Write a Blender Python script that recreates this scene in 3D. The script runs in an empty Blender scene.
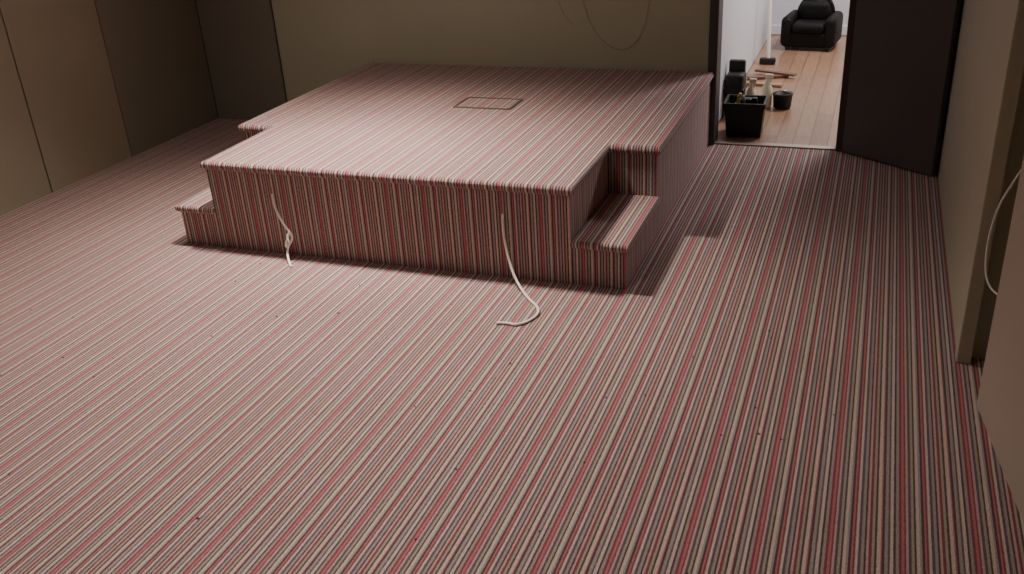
import bpy, bmesh, math, random
from mathutils import Vector, Matrix
random.seed(4)
COL=bpy.context.scene.collection

# ------------------------------------------------------------ materials
def newmat(name):
    m=bpy.data.materials.new(name); m.use_nodes=True
    nt=m.node_tree; return m,nt,nt.nodes['Principled BSDF']
def simple(name,col,rough=.6,metal=0,noise=.12,nscale=6,bump=0,bscale=200,spec=.5):
    m,nt,b=newmat(name)
    tc=nt.nodes.new('ShaderNodeTexCoord'); n=nt.nodes.new('ShaderNodeTexNoise')
    n.inputs['Scale'].default_value=nscale; n.inputs['Detail'].default_value=5
    nt.links.new(tc.outputs['Object'],n.inputs['Vector'])
    r=nt.nodes.new('ShaderNodeMapRange'); r.inputs[3].default_value=1-noise; r.inputs[4].default_value=1+noise
    nt.links.new(n.outputs['Fac'],r.inputs[0])
    mx=nt.nodes.new('ShaderNodeMix'); mx.data_type='RGBA'; mx.blend_type='MULTIPLY'; mx.inputs[0].default_value=1
    mx.inputs[6].default_value=(*col,1); nt.links.new(r.outputs[0],mx.inputs[7])
    nt.links.new(mx.outputs[2],b.inputs['Base Color'])
    b.inputs['Roughness'].default_value=rough; b.inputs['Metallic'].default_value=metal
    b.inputs['Specular IOR Level'].default_value=spec
    if bump:
        n2=nt.nodes.new('ShaderNodeTexNoise'); n2.inputs['Scale'].default_value=bscale
        nt.links.new(tc.outputs['Object'],n2.inputs['Vector'])
        bp=nt.nodes.new('ShaderNodeBump'); bp.inputs['Strength'].default_value=bump; bp.inputs['Distance'].default_value=.002
        nt.links.new(n2.outputs['Fac'],bp.inputs['Height']); nt.links.new(bp.outputs[0],b.inputs['Normal'])
    return m

def carpet(name,gain=1.0):
    m,nt,b=newmat(name); N=nt.nodes; L=nt.links
    uv=N.new('ShaderNodeUVMap'); uv.uv_map='UVMap'
    sp=N.new('ShaderNodeSeparateXYZ'); L.new(uv.outputs[0],sp.inputs[0])
    # tiny wander of the yarn edges
    wn=N.new('ShaderNodeTexNoise'); wn.inputs['Scale'].default_value=260; L.new(uv.outputs[0],wn.inputs['Vector'])
    wm=N.new('ShaderNodeMath'); wm.operation='MULTIPLY_ADD'; wm.inputs[1].default_value=.005
    L.new(wn.outputs['Fac'],wm.inputs[0]); L.new(sp.outputs[0],wm.inputs[2])
    dv=N.new('ShaderNodeMath'); dv.operation='DIVIDE'; dv.inputs[1].default_value=PERIOD; L.new(wm.outputs[0],dv.inputs[0])
    ad=N.new('ShaderNodeMath'); ad.operation='ADD'; ad.inputs[1].default_value=100; L.new(dv.outputs[0],ad.inputs[0])
    fr=N.new('ShaderNodeMath'); fr.operation='FRACT'; L.new(ad.outputs[0],fr.inputs[0])
    cr=N.new('ShaderNodeValToRGB'); cr.color_ramp.interpolation='CONSTANT'
    tot=sum(w for _,w in PATTERN); pos=0
    els=cr.color_ramp.elements
    for i,(c,w) in enumerate(PATTERN):
        col=[v*gain for v in YARN[c]]+[1]
        if i<2: e=els[i]; e.position=pos/tot
        else: e=els.new(pos/tot)
        e.color=col; pos+=w
    L.new(fr.outputs[0],cr.inputs[0])
    sn=N.new('ShaderNodeTexNoise'); sn.inputs['Scale'].default_value=330; sn.inputs['Detail'].default_value=2
    L.new(uv.outputs[0],sn.inputs['Vector'])
    mr=N.new('ShaderNodeMapRange'); mr.inputs[1].default_value=.25; mr.inputs[2].default_value=.75
    mr.inputs[3].default_value=.45; mr.inputs[4].default_value=1.55; L.new(sn.outputs['Fac'],mr.inputs[0])
    big=N.new('ShaderNodeTexNoise'); big.inputs['Scale'].default_value=2.2; big.inputs['Detail'].default_value=3
    L.new(uv.outputs[0],big.inputs['Vector'])
    m2=N.new('ShaderNodeMapRange'); m2.inputs[3].default_value=.86; m2.inputs[4].default_value=1.14; L.new(big.outputs['Fac'],m2.inputs[0])
    mm=N.new('ShaderNodeMath'); mm.operation='MULTIPLY'; L.new(mr.outputs[0],mm.inputs[0]); L.new(m2.outputs[0],mm.inputs[1])
    mx=N.new('ShaderNodeMix'); mx.data_type='RGBA'; mx.blend_type='MULTIPLY'; mx.inputs[0].default_value=1
    L.new(cr.outputs[0],mx.inputs[6]); L.new(mm.outputs[0],mx.inputs[7])
    L.new(mx.outputs[2],b.inputs['Base Color'])
    b.inputs['Roughness'].default_value=.95; b.inputs['Specular IOR Level'].default_value=.15
    b.inputs['Sheen Weight'].default_value=.3; b.inputs['Sheen Tint'].default_value=(1,.82,.82,1)
    bp=N.new('ShaderNodeBump'); bp.inputs['Strength'].default_value=.5; bp.inputs['Distance'].default_value=.003
    L.new(sn.outputs['Fac'],bp.inputs['Height']); L.new(bp.outputs[0],b.inputs['Normal'])
    return m
YARN=dict(c=(.60,.485,.43),g=(.36,.305,.285),d=(.085,.055,.066),b=(.23,.058,.082),k=(.48,.165,.175),n=(.125,.095,.125),o=(.38,.335,.26),p=(.54,.345,.345))
PATTERN=[('c',1),('d',.7),('g',1),('b',.8),('k',.9),('b',.5),('p',.8),('n',.9),('o',.9),('d',.6),('c',1),('g',.7),('d',.8),
         ('k',.7),('b',.6),('c',.9),('n',.8),('g',1),('d',.6),('p',.8),('b',.9),('o',.9),('d',.7),('c',1.1),('k',.5),('d',.8),('g',1),('n',.7)]
PERIOD=.155

def wood():
    m,nt,b=newmat('oak_boards'); N=nt.nodes; L=nt.links
    tc=N.new('ShaderNodeTexCoord'); mp=N.new('ShaderNodeMapping'); mp.inputs['Rotation'].default_value=(0,0,math.pi/2)
    L.new(tc.outputs['Object'],mp.inputs[0])
    br=N.new('ShaderNodeTexBrick'); br.inputs['Scale'].default_value=1; br.inputs['Brick Width'].default_value=.9
    br.inputs['Row Height'].default_value=.085; br.inputs['Mortar Size'].default_value=.002
    br.inputs['Color1'].default_value=(.36,.22,.14,1); br.inputs['Color2'].default_value=(.28,.16,.095,1); br.inputs['Mortar'].default_value=(.12,.06,.03,1)
    L.new(mp.outputs[0],br.inputs[0])
    n=N.new('ShaderNodeTexNoise'); n.inputs['Scale'].default_value=8
    m3=N.new('ShaderNodeMapping'); m3.inputs['Scale'].default_value=(8,1,1); L.new(tc.outputs['Object'],m3.inputs[0]); L.new(m3.outputs[0],n.inputs[0])
    r=N.new('ShaderNodeMapRange'); r.inputs[3].default_value=.75; r.inputs[4].default_value=1.25; L.new(n.outputs['Fac'],r.inputs[0])
    mx=N.new('ShaderNodeMix'); mx.data_type='RGBA'; mx.blend_type='MULTIPLY'; mx.inputs[0].default_value=1
    L.new(br.outputs[0],mx.inputs[6]); L.new(r.outputs[0],mx.inputs[7]); L.new(mx.outputs[2],b.inputs['Base Color'])
    b.inputs['Roughness'].default_value=.3
    return m

M=dict(
 carpet=carpet('striped_carpet'),
 wood=wood(),
 olive=simple('khaki_wall_paint',(.50,.505,.385),.85,noise=.08,nscale=2.5,bump=.2),
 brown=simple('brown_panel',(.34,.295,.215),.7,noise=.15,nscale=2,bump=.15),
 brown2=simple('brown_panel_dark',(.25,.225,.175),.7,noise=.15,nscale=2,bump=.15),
 grey=simple('grey_panel',(.26,.245,.205),.75,noise=.12,nscale=2),
 beige=simple('beige_wall_paint',(.47,.44,.34),.8,noise=.08,nscale=2.5,bump=.15),
 pink=simple('warm_beige_plaster',(.50,.42,.35),.85,noise=.06,nscale=3,bump=.1),
 seam=simple('seam_shadow_gap',(.03,.024,.018),.9),
 door=simple('charcoal_door',(.10,.09,.09),.6,noise=.15,nscale=4),
 frame=simple('dark_frame',(.07,.062,.060),.55),
 white=simple('white_paint',(.70,.71,.76),.7,noise=.03),
 ceil=simple('ceiling_paint',(.42,.40,.35),.9,noise=.03),
 cable=simple('white_cable_pvc',(.93,.92,.86),.4,noise=.03),
 black=simple('black_plastic',(.010,.010,.011),.5),
 leather=simple('black_leather',(.006,.005,.005),.6,noise=.3,nscale=30,bump=.3,bscale=120,spec=.2),
 alu=simple('brushed_threshold',(.45,.38,.3),.4,metal=.8),
 bottle=simple('bottle_plastic',(.75,.72,.6),.4),
 yellow=simple('yellow_handle',(.6,.42,.06),.5),
 red=simple('red_brown_board',(.20,.095,.065),.6),
 ply=simple('offcut_wood',(.42,.26,.14),.6),
 steel=simple('steel',(.5,.5,.5),.3,metal=1),
 hatch=simple('hatch_trim',(.11,.085,.06),.45),
 lint=simple('dark_fluff',(.07,.03,.03),.9),
 bulb=None)
mb,nt,b=newmat('lamp_lens'); b.inputs['Emission Color'].default_value=(1,.8,.6,1); b.inputs['Emission Strength'].default_value=4; M['bulb']=mb

# ------------------------------------------------------------ geometry helpers
def obj(name,bm,mats,parent=None,smooth=False,loc=(0,0,0)):
    me=bpy.data.meshes.new(name); bm.normal_update(); bm.to_mesh(me); bm.free()
    for m in (mats if isinstance(mats,(list,tuple)) else [mats]): me.materials.append(m)
    o=bpy.data.objects.new(name,me); COL.objects.link(o); o.location=loc
    if smooth:
        for p in me.polygons: p.use_smooth=True
    if parent: o.parent=parent
    return o
def empty(name,loc=(0,0,0),rz=0):
    e=bpy.data.objects.new(name,None); e.location=loc; e.rotation_euler=(0,0,rz); e.empty_display_size=.1; COL.objects.link(e); return e
def addbox(bm,x0,x1,y0,y1,z0,z1,mi=0,bev=0,seg=2,rot=None):
    t=bmesh.new(); bmesh.ops.create_cube(t,size=1)
    for v in t.verts: v.co=Vector(((x0+x1)/2+v.co.x*(x1-x0),(y0+y1)/2+v.co.y*(y1-y0),(z0+z1)/2+v.co.z*(z1-z0)))
    if bev: bmesh.ops.bevel(t,geom=t.edges[:],offset=bev,segments=seg,affect='EDGES',profile=.5)
    if rot:
        c=Vector(((x0+x1)/2,(y0+y1)/2,(z0+z1)/2)); bmesh.ops.rotate(t,verts=t.verts,cent=c,matrix=rot)
    for f in t.faces: f.material_index=mi
    me=bpy.data.meshes.new('t'); t.to_mesh(me); t.free(); bm.from_mesh(me); bpy.data.meshes.remove(me)
def box(name,x0,x1,y0,y1,z0,z1,mat,bev=0,parent=None):
    bm=bmesh.new(); addbox(bm,x0,x1,y0,y1,z0,z1,0,bev); return obj(name,bm,mat,parent)
def addlathe(bm,prof,cx,cy,cz,mi=0,n=20):
    rings=[]
    for r,z in prof:
        rings.append([bm.verts.new((cx+r*math.cos(2*math.pi*i/n),cy+r*math.sin(2*math.pi*i/n),cz+z)) for i in range(n)])
    for a,b_ in zip(rings,rings[1:]):
        for i in range(n):
            f=bm.faces.new((a[i],a[(i+1)%n],b_[(i+1)%n],b_[i])); f.material_index=mi; f.smooth=True
    for rg,flip in ((rings[0],True),(rings[-1],False)):
        f=bm.faces.new(rg[::-1] if flip else rg); f.material_index=mi
def tube(name,pts,r,mat,parent=None):
    cu=bpy.data.curves.new(name,'CURVE'); cu.dimensions='3D'; cu.bevel_depth=r; cu.bevel_resolution=4; cu.resolution_u=10; cu.use_fill_caps=True
    s=cu.splines.new('NURBS'); s.points.add(len(pts)-1); s.order_u=3; s.use_endpoint_u=True
    for p,q in zip(s.points,pts): p.co=(*q,1)
    cu.materials.append(mat)
    o=bpy.data.objects.new(name,cu); COL.objects.link(o)
    dg=bpy.context.evaluated_depsgraph_get(); me=bpy.data.meshes.new_from_object(o.evaluated_get(dg))
    bpy.data.objects.remove(o); o=bpy.data.objects.new(name,me); COL.objects.link(o)
    for p in me.polygons: p.use_smooth=True
    if parent: o.parent=parent
    return o
def carpet_uv(bm,slab_top=None):
    uvl=bm.loops.layers.uv.new('UVMap'); bm.normal_update()
    for f in bm.faces:
        n=f.normal
        for l in f.loops:
            c=l.vert.co
            if slab_top is not None:
                if abs(n.x)>.2: u,v=c.x+(slab_top-c.z)*(1 if n.x>0 else -1),c.y
                else: u,v=c.x,c.y-c.z
            else:
                if abs(n.x)>.6: u,v=c.y,c.z
                elif abs(n.y)>.6: u,v=c.x,c.z
                else: u,v=c.x,c.y
            l[uvl].uv=(u,v)
def prism(name,outline,z0,z1,mat,parent,bev=0,slab=False):
    bm=bmesh.new(); vs=[bm.verts.new((x,y,z0)) for x,y in outline]
    f=bm.faces.new(vs); r=bmesh.ops.extrude_face_region(bm,geom=[f])
    for v in [g for g in r['geom'] if isinstance(g,bmesh.types.BMVert)]: v.co.z=z1
    bmesh.ops.recalc_face_normals(bm,faces=bm.faces)
    if bev:
        ed=[e for e in bm.edges if abs(e.verts[0].co.z-e.verts[1].co.z)<1e-6]
        bmesh.ops.bevel(bm,geom=ed,offset=bev,segments=5,affect='EDGES',profile=.5)
    carpet_uv(bm,z1 if slab else None)
    return obj(name,bm,mat,parent)

# ------------------------------------------------------------ dimensions
XL,XR,YW,YB,ZC=-3.82,.335,4.74,-1.6,2.35
x0,xa,xb,x1=-2.678,-2.501,-.950,-.749
y0,yn,y1,h,hs=2.966,3.475,4.73,.380,.176
DL,DR=-.722,-.125

# ------------------------------------------------------------ floors / ceiling
bm=bmesh.new(); nx,ny=10,14
xs=[XL-.02+(.72-XL+.02)*i/nx for i in range(nx+1)]; ys=[YB+(YW+.02-YB)*j/ny for j in range(ny+1)]
g=[[bm.verts.new((x,y,0)) for x in xs] for y in ys]
for j in range(ny):
    for i in range(nx): bm.faces.new((g[j][i],g[j][i+1],g[j+1][i+1],g[j+1][i]))
uvl=bm.loops.layers.uv.new('UVMap')
for f in bm.faces:
    for l in f.loops: l[uvl].uv=(l.vert.co.x,l.vert.co.y)
obj('floor',bm,M['carpet'])
box('floor_back_room',-2.0,1.6,YW+.02,8.2,-.06,-.004,M['wood'])
box('trim_threshold',DL,DR,YW+.0,YW+.045,0,.008,M['alu'],.003)
box('ceiling',XL-.1,1.7,YB,8.3,ZC,ZC+.06,M['ceil'])

# ------------------------------------------------------------ walls
# left wall : wardrobe-like panels with shadow gaps
bm=bmesh.new(); addbox(bm,XL-.1,XL-.012,YB,YW+.1,0,ZC,2)
seams=[YB,-.6,.55,1.7,2.55,3.36,3.95,4.74]
for i,(a,b_) in enumerate(zip(seams,seams[1:])):
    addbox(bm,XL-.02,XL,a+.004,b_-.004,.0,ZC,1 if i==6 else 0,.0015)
obj('wall_left',bm,[M['brown'],M['brown2'],M['seam']])
# back wall
bm=bmesh.new()
addbox(bm,XL-.1,DL-.035,YW+.012,YW+.10,0,ZC,2)
addbox(bm,XL,-3.30,YW,YW+.02,0,ZC,1,.003)
addbox(bm,-3.288,DL-.035,YW,YW+.02,0,ZC,0,.003)
addbox(bm,DL-.04,DR+.04,YW,YW+.10,2.0,ZC,0)
addbox(bm,DR+.035,.75,YW,YW+.10,0,ZC,0)
obj('wall_back',bm,[M['olive'],M['grey'],M['seam']])
# door frame
bm=bmesh.new()
for a,b_ in ((DL-.045,DL),(DR,DR+.045)):
    addbox(bm,a,b_,YW-.018,YW+.115,0,2.04,0,.004)
addbox(bm,DL-.045,DR+.045,YW-.018,YW+.115,2.0,2.045,0,.004)
obj('trim_door_frame',bm,M['frame'])
# open door leaf
hx,hy=DR+.03,YW-.03; ex,ey=.305,4.41
L=math.hypot(ex-hx,ey-hy); e=empty('door_1',(hx,hy,0),math.atan2(ey-hy,ex-hx))
bm=bmesh.new(); addbox(bm,0,L,-.0,.035,.006,2.0,0,.003)
obj('leaf',bm,M['door'],e)
bm=bmesh.new(); addlathe(bm,[(.001,0),(.02,0),(.02,.006),(.009,.01),(.009,.035),(.022,.045),(.024,.06),(.001,.068)],0,0,0)
k=obj('knob',bm,M['steel'],e); k.rotation_euler=(math.pi/2,0,0); k.location=(L-.05,-.0005,.92)
# right wall far part, ends at a post; slot; near wall
bm=bmesh.new(); addbox(bm,XR,XR+.10,2.76,YW+.1,0,ZC,0); addbox(bm,XR-.006,XR+.035,2.715,2.765,0,ZC,1,.004)
obj('wall_right',bm,[M['beige'],M['beige']])
bm=bmesh.new(); addbox(bm,XR+.12,XR+.2,2.0,2.95,0,ZC,0); obj('wall_alcove',bm,M['beige'])
bm=bmesh.new()
q=[(.372,2.49),(.452,2.49),(.80,YB),(.72,YB),(.452,1.90)]
vs=[bm.verts.new((x,y,0)) for x,y in q]; f=bm.faces.new(vs); r=bmesh.ops.extrude_face_region(bm,geom=[f])
for v in [g_ for g_ in r['geom'] if isinstance(g_,bmesh.types.BMVert)]: v.co.z=ZC
bmesh.ops.recalc_face_normals(bm,faces=bm.faces)
obj('wall_right_near',bm,M['pink'])
box('wall_front',XL-.1,.85,YB-.1,YB,0,ZC,M['olive'])

# back room shell
box('wall_back_room_left',-.86,-.765,YW+.12,7.6,0,ZC,M['white'])
box('wall_back_room_far',-2.0,1.6,7.6,7.7,0,ZC,M['white'])
box('wall_back_room_right',1.5,1.6,YW+.1,7.6,0,ZC,M['white'])
box('baseboard_back_room',-.765,1.5,7.585,7.6,0,.07,M['white'],.003)

# ------------------------------------------------------------ stage
st=empty('carpeted_stage')
out=[(x0,yn),(xa,yn),(xa,y0),(xb,y0),(xb,yn),(x1,yn),(x1,y1),(x0,y1)]
prism('body',out,.002,h-.02,M['carpet'],st)
o=.014
outs=[(x0-o,yn-o),(xa-o,yn-o),(xa-o,y0-o),(xb+o,y0-o),(xb+o,yn-o),(x1+o,yn-o),(x1+o,y1),(x0-o,y1)]
prism('top_nosing',outs,h-.036,h,M['carpet'],st,bev=.0165,slab=True)
for nm,(a,b_) in dict(step_right=(xb+.001,x1),step_left=(x0,xa-.001)).items():
    prism(nm,[(a,y0+.002),(b_,y0+.002),(b_,yn),(a,yn)],.002,hs-.015,M['carpet'],st)
    aa,bb=(a,b_+o) if nm=='step_right' else (a-o,b_)
    prism(nm+'_nosing',[(aa,y0-o),(bb,y0-o),(bb,yn-.001),(aa,yn-.001)],hs-.03,hs,M['carpet'],st,bev=.0135,slab=True)
# hatch in stage top
bm=bmesh.new(); hx0,hx1,hy0,hy1=-1.80,-1.515,3.90,4.07; w=.012
for a in ((hx0,hx1,hy0-w,hy0),(hx1-w,hx1,hy0,hy1),(hx0,hx0+.006,hy0,hy1),(hx0,hx1,hy1-.003,hy1)):
    addbox(bm,*a,h-.001,h+.0035,0,.001)
obj('hatch_frame',bm,M['hatch'],st)

# ------------------------------------------------------------ cables
R=.0048; FY=y0-R-.0005
c1=empty('white_cable',(.018,0,0))
tube('lead',[(-2.213,FY,.262),(-2.212,FY-.005,.25),(-2.20,2.945,.20),(-2.165,2.935,.14),(-2.135,2.93,.11),(-2.13,2.925,.085),(-2.15,2.92,.06),(-2.155,2.91,.03),(-2.125,2.87,.006),(-2.095,2.84,.006)],R,M['cable'],c1)
tube('twist',[(-2.135,2.925,.12),(-2.15,2.915,.10),(-2.135,2.91,.075),(-2.16,2.915,.05),(-2.165,2.925,.07),(-2.14,2.92,.105)],R*.9,M['cable'],c1)
c2=empty('white_cable',(.016,0,0))
tube('lead',[(-1.222,FY,.258),(-1.222,FY-.005,.24),(-1.218,2.945,.19),(-1.205,2.93,.13),(-1.175,2.90,.06),(-1.14,2.87,.02),(-1.08,2.80,.006),(-1.025,2.75,.006),(-1.005,2.695,.006),(-1.025,2.63,.006),(-1.06,2.60,.006),(-1.085,2.612,.006),(-1.125,2.60,.006)],R,M['cable'],c2)
c3=empty('wall_cable')
tube('loop',[(.44,2.53,1.05),(.43,2.55,.9),(.41,2.57,.72),(.375,2.62,.60),(.358,2.66,.52),(.352,2.68,.42),(.355,2.66,.33),(.375,2.62,.29),(.42,2.57,.29),(.45,2.55,.30)],.003,M['cable'],c3)
c4=empty('wall_wire')
def bx(x,z): return (x,YW-.003,z)
tube('arc',[bx(-1.45,.95),bx(-1.42,.7),bx(-1.33,.52),bx(-1.2,.46),bx(-1.10,.55),bx(-1.06,.75),bx(-1.06,.95)],.0011,M['brown'],c4)
tube('arc_b',[bx(-1.62,.95),bx(-1.55,.72),bx(-1.50,.62),bx(-1.46,.60)],.0011,M['brown'],c4)
# bits of fluff on the new carpet
bm=bmesh.new()
for i in range(60):
    x=random.uniform(-3.0,.1); y=random.uniform(1.3,2.85); a=random.uniform(0,3.14); l=random.uniform(.003,.009)
    addbox(bm,x-l/2,x+l/2,y-.0018,y+.0018,.0002,.0028,0,.0006,1,rot=Matrix.Rotation(a,3,'Z'))
obj('carpet_fluff',bm,M['lint'])

# ------------------------------------------------------------ back-room objects
def crate(name,cx,cy,w,d,hh,rz):
    e=empty(name,(cx,cy,0),rz); bm=bmesh.new()
    def ring(sx,sy,z): return [bm.verts.new((a*sx/2,b_*sy/2,z)) for a,b_ in ((-1,-1),(1,-1),(1,1),(-1,1))]
    r=[ring(w*.86,d*.86,0),ring(w*.97,d*.97,hh*.86),ring(w*1.04,d*1.04,hh*.86),ring(w*1.04,d*1.04,hh),ring(w*.93,d*.93,hh),ring(w*.76,d*.76,.01)]
    bm.faces.new(r[0][::-1])
    for a,b_ in zip(r,r[1:]):
        for i in range(4): bm.faces.new((a[i],a[(i+1)%4],b_[(i+1)%4],b_[i]))
    bm.faces.new(r[-1]); bmesh.ops.recalc_face_normals(bm,faces=bm.faces)
    for sx in (-.3,0,.3): addbox(bm,sx*w-.004,sx*w+.004,-d*.49,-d*.44,hh*.1,hh*.84)
    obj('tub',bm,M['black'],e)
    return e
cr=crate('tool_crate',-.60,4.97,.205,.18,.18,.03)
bm=bmesh.new()
addlathe(bm,[(.02,0),(.02,.13),(.008,.15),(.008,.17)],-.04,.03,.02,0); addlathe(bm,[(.018,0),(.018,.14),(.012,.16)],.04,.04,.02,2)
addbox(bm,-.06,-.045,-.03,-.01,.03,.22,1,.003,rot=Matrix.Rotation(.25,3,'Y')); addbox(bm,.0,.012,-.04,-.028,.03,.21,2,.002,rot=Matrix.Rotation(-.2,3,'Y'))
addbox(bm,.03,.06,-.05,-.02,.02,.20,3,.004); addbox(bm,-.03,.03,-.01,.04,.02,.185,3,.01); obj('tools',bm,[M['bottle'],M['yellow'],M['steel'],M['black']],cr)
# tool bag standing against wall
e=empty('tool_bag',(-.705,5.32,0)); bm=bmesh.new(); addbox(bm,-.05,.05,-.07,.07,0,.24,0,.02,3); addbox(bm,-.055,.055,-.075,.075,.14,.16,0,.004)
addbox(bm,-.045,.045,.02,.06,.2,.30,0,.01); obj('body',bm,M['black'],e)
def bottle(x,y,s,m):
    e=empty('spray_bottle',(x,y,0)); bm=bmesh.new()
    addlathe(bm,[(.026*s,0),(.03*s,.01*s),(.03*s,.11*s),(.012*s,.145*s),(.012*s,.165*s)],0,0,0,0)
    addbox(bm,-.012*s,.03*s,-.008*s,.008*s,.165*s,.19*s,1,.002); addbox(bm,.018*s,.024*s,-.004*s,.004*s,.14*s,.168*s,1)
    obj('body',bm,[m,M['bottle']],e)
bottle(-.63,5.42,.95,M['bottle']); bottle(-.55,5.50,1.0,M['bottle'])
e=empty('paint_tub',(-.46,5.50,0)); bm=bmesh.new(); addlathe(bm,[(.042,0),(.05,.005),(.054,.075),(.058,.076),(.058,.085),(.05,.085),(.046,.02),(.001,.02)],0,0,0)
obj('tub',bm,M['black'],e); tube('handle',[(-.056,0,.078),(-.04,-.03,.10),(0,-.045,.11),(.04,-.03,.10),(.056,0,.078)],.003,M['steel'],e)
e=empty('timber_offcuts'); bm=bmesh.new()
for cx,cy,l,w_,z,a,mi in ((-.62,6.2,.26,.05,0,.4,0),(-.58,6.26,.28,.04,.014,-.4,0),(-.62,6.0,.22,.04,.0,-.15,1)):
    addbox(bm,cx-l/2,cx+l/2,cy-w_/2,cy+w_/2,z,z+.014,mi,.002,rot=Matrix.Rotation(a,3,'Z'))
for v in bm.verts: v.co.x=max(v.co.x,-.76)
obj('boards',bm,[M['red'],M['ply']],e)
e=empty('broom',(0,0,0)); tube('pole',[(-.665,6.6,.03),(-.685,6.65,.6),(-.725,6.72,1.25)],.013,M['cable'],e)
bm=bmesh.new(); addbox(bm,-.72,-.615,6.57,6.62,0,.04,0,.008); obj('head',bm,M['black'],e)

# armchair
A=empty('armchair',(-.43,7.18,0),-.12)
def soft(name,x0,x1,y0,y1,z0,z1,b):
    bm=bmesh.new(); addbox(bm,x0,x1,y0,y1,z0,z1,0,b,5); return obj(name,bm,M['leather'],A,True)
soft('base',-.17,.17,-.16,.16,.02,.13,.02); soft('seat_cushion',-.115,.115,-.18,.10,.12,.19,.03)
soft('arm_left',-.19,-.11,-.175,.16,.02,.235,.039); soft('arm_right',.11,.19,-.175,.16,.02,.235,.039)
bm=bmesh.new(); prof=[(math.cos(t)*.14,.19+math.sin(t)*.17) for t in [math.pi*i/14 for i in range(15)]]
f=bm.faces.new([bm.verts.new((x,.07,z)) for x,z in [(.14,.06)]+prof+[(-.14,.06)]])
r=bmesh.ops.extrude_face_region(bm,geom=[f])
for v in [q for q in r['geom'] if isinstance(q,bmesh.types.BMVert)]: v.co.y=.17; v.co.x*=.93
bmesh.ops.recalc_face_normals(bm,faces=bm.faces)
bmesh.ops.bevel(bm,geom=[e_ for e_ in bm.edges if abs(e_.verts[0].co.y-e_.verts[1].co.y)<1e-4],offset=.025,segments=4,affect='EDGES')
obj('back',bm,M['leather'],A,True)
bm=bmesh.new()
for a in (-.14,.14):
    for c in (-.14,.13): addlathe(bm,[(.012,0),(.018,.03)],a,c,0,n=10)
obj('feet',bm,M['black'],A)
soft('back_cushion',-.10,.10,.0,.09,.17,.31,.035)

# ------------------------------------------------------------ lights
def downlight(x,y,power,cone=110,blend=.7,rad=.045,col=(1,.87,.76),aim=None):
    e=empty('ceiling_downlight',(x,y,ZC)); bm=bmesh.new()
    addlathe(bm,[(.06,0),(.06,-.006),(.045,-.010),(.045,-.001)],0,0,0); obj('bezel',bm,M['steel'],e,)
    bm=bmesh.new(); addlathe(bm,[(.042,-.001),(.042,-.004)],0,0,0); obj('lens',bm,M['bulb'],e)
    l=bpy.data.lights.new('spot','SPOT'); l.energy=power; l.spot_size=math.radians(cone); l.spot_blend=blend; l.shadow_soft_size=rad; l.color=col
    o=bpy.data.objects.new('spot',l); o.location=(0,0,-.02); COL.objects.link(o); o.parent=e
    if aim: o.rotation_euler=(Vector((aim[0]-x,aim[1]-y,-ZC))).to_track_quat('-Z','Y').to_euler()
downlight(-1.95,3.2,500,104,1,.12,aim=(-1.9,2.55)); downlight(-2.7,3.2,65,155,1,.08,aim=(-2.2,2.8)); downlight(-1.35,1.3,48,155,1,.12)
def area(name,loc,size,power,col):
    e=empty(name,loc); bm=bmesh.new(); addbox(bm,-size/2,size/2,-size/2,size/2,0,.03,0,.004); obj('housing',bm,M['white'],e)
    l=bpy.data.lights.new('lamp','AREA'); l.size=size*.9; l.energy=power; l.color=col
    o=bpy.data.objects.new('lamp',l); o.location=(0,0,-.005); COL.objects.link(o); o.parent=e
area('ceiling_panel_light',(.3,6.4,ZC-.035),.6,58,(1,.93,.90))
w=bpy.data.worlds.new('world'); bpy.context.scene.world=w; w.use_nodes=True
w.node_tree.nodes['Background'].inputs[0].default_value=(1,.85,.7,1); w.node_tree.nodes['Background'].inputs[1].default_value=.02

# ------------------------------------------------------------ camera
f,pi_,ya,ro=935.409,math.radians(25.730),math.radians(21.858),math.radians(-3.558)
F=Vector((-math.sin(ya)*math.cos(pi_),math.cos(ya)*math.cos(pi_),-math.sin(pi_)))
Rr=Vector((math.cos(ya),math.sin(ya),0)); U=Rr.cross(F)
R2=Rr*math.cos(ro)+U*math.sin(ro); U2=-Rr*math.sin(ro)+U*math.cos(ro)
mt=Matrix((R2,U2,-F)).transposed().to_4x4(); mt.translation=Vector((0,0,1.5))
cd=bpy.data.cameras.new('camera'); cd.sensor_width=36; cd.lens=f/1024*36; cd.clip_start=.02
co=bpy.data.objects.new('camera',cd); co.matrix_world=mt; COL.objects.link(co); bpy.context.scene.camera=co
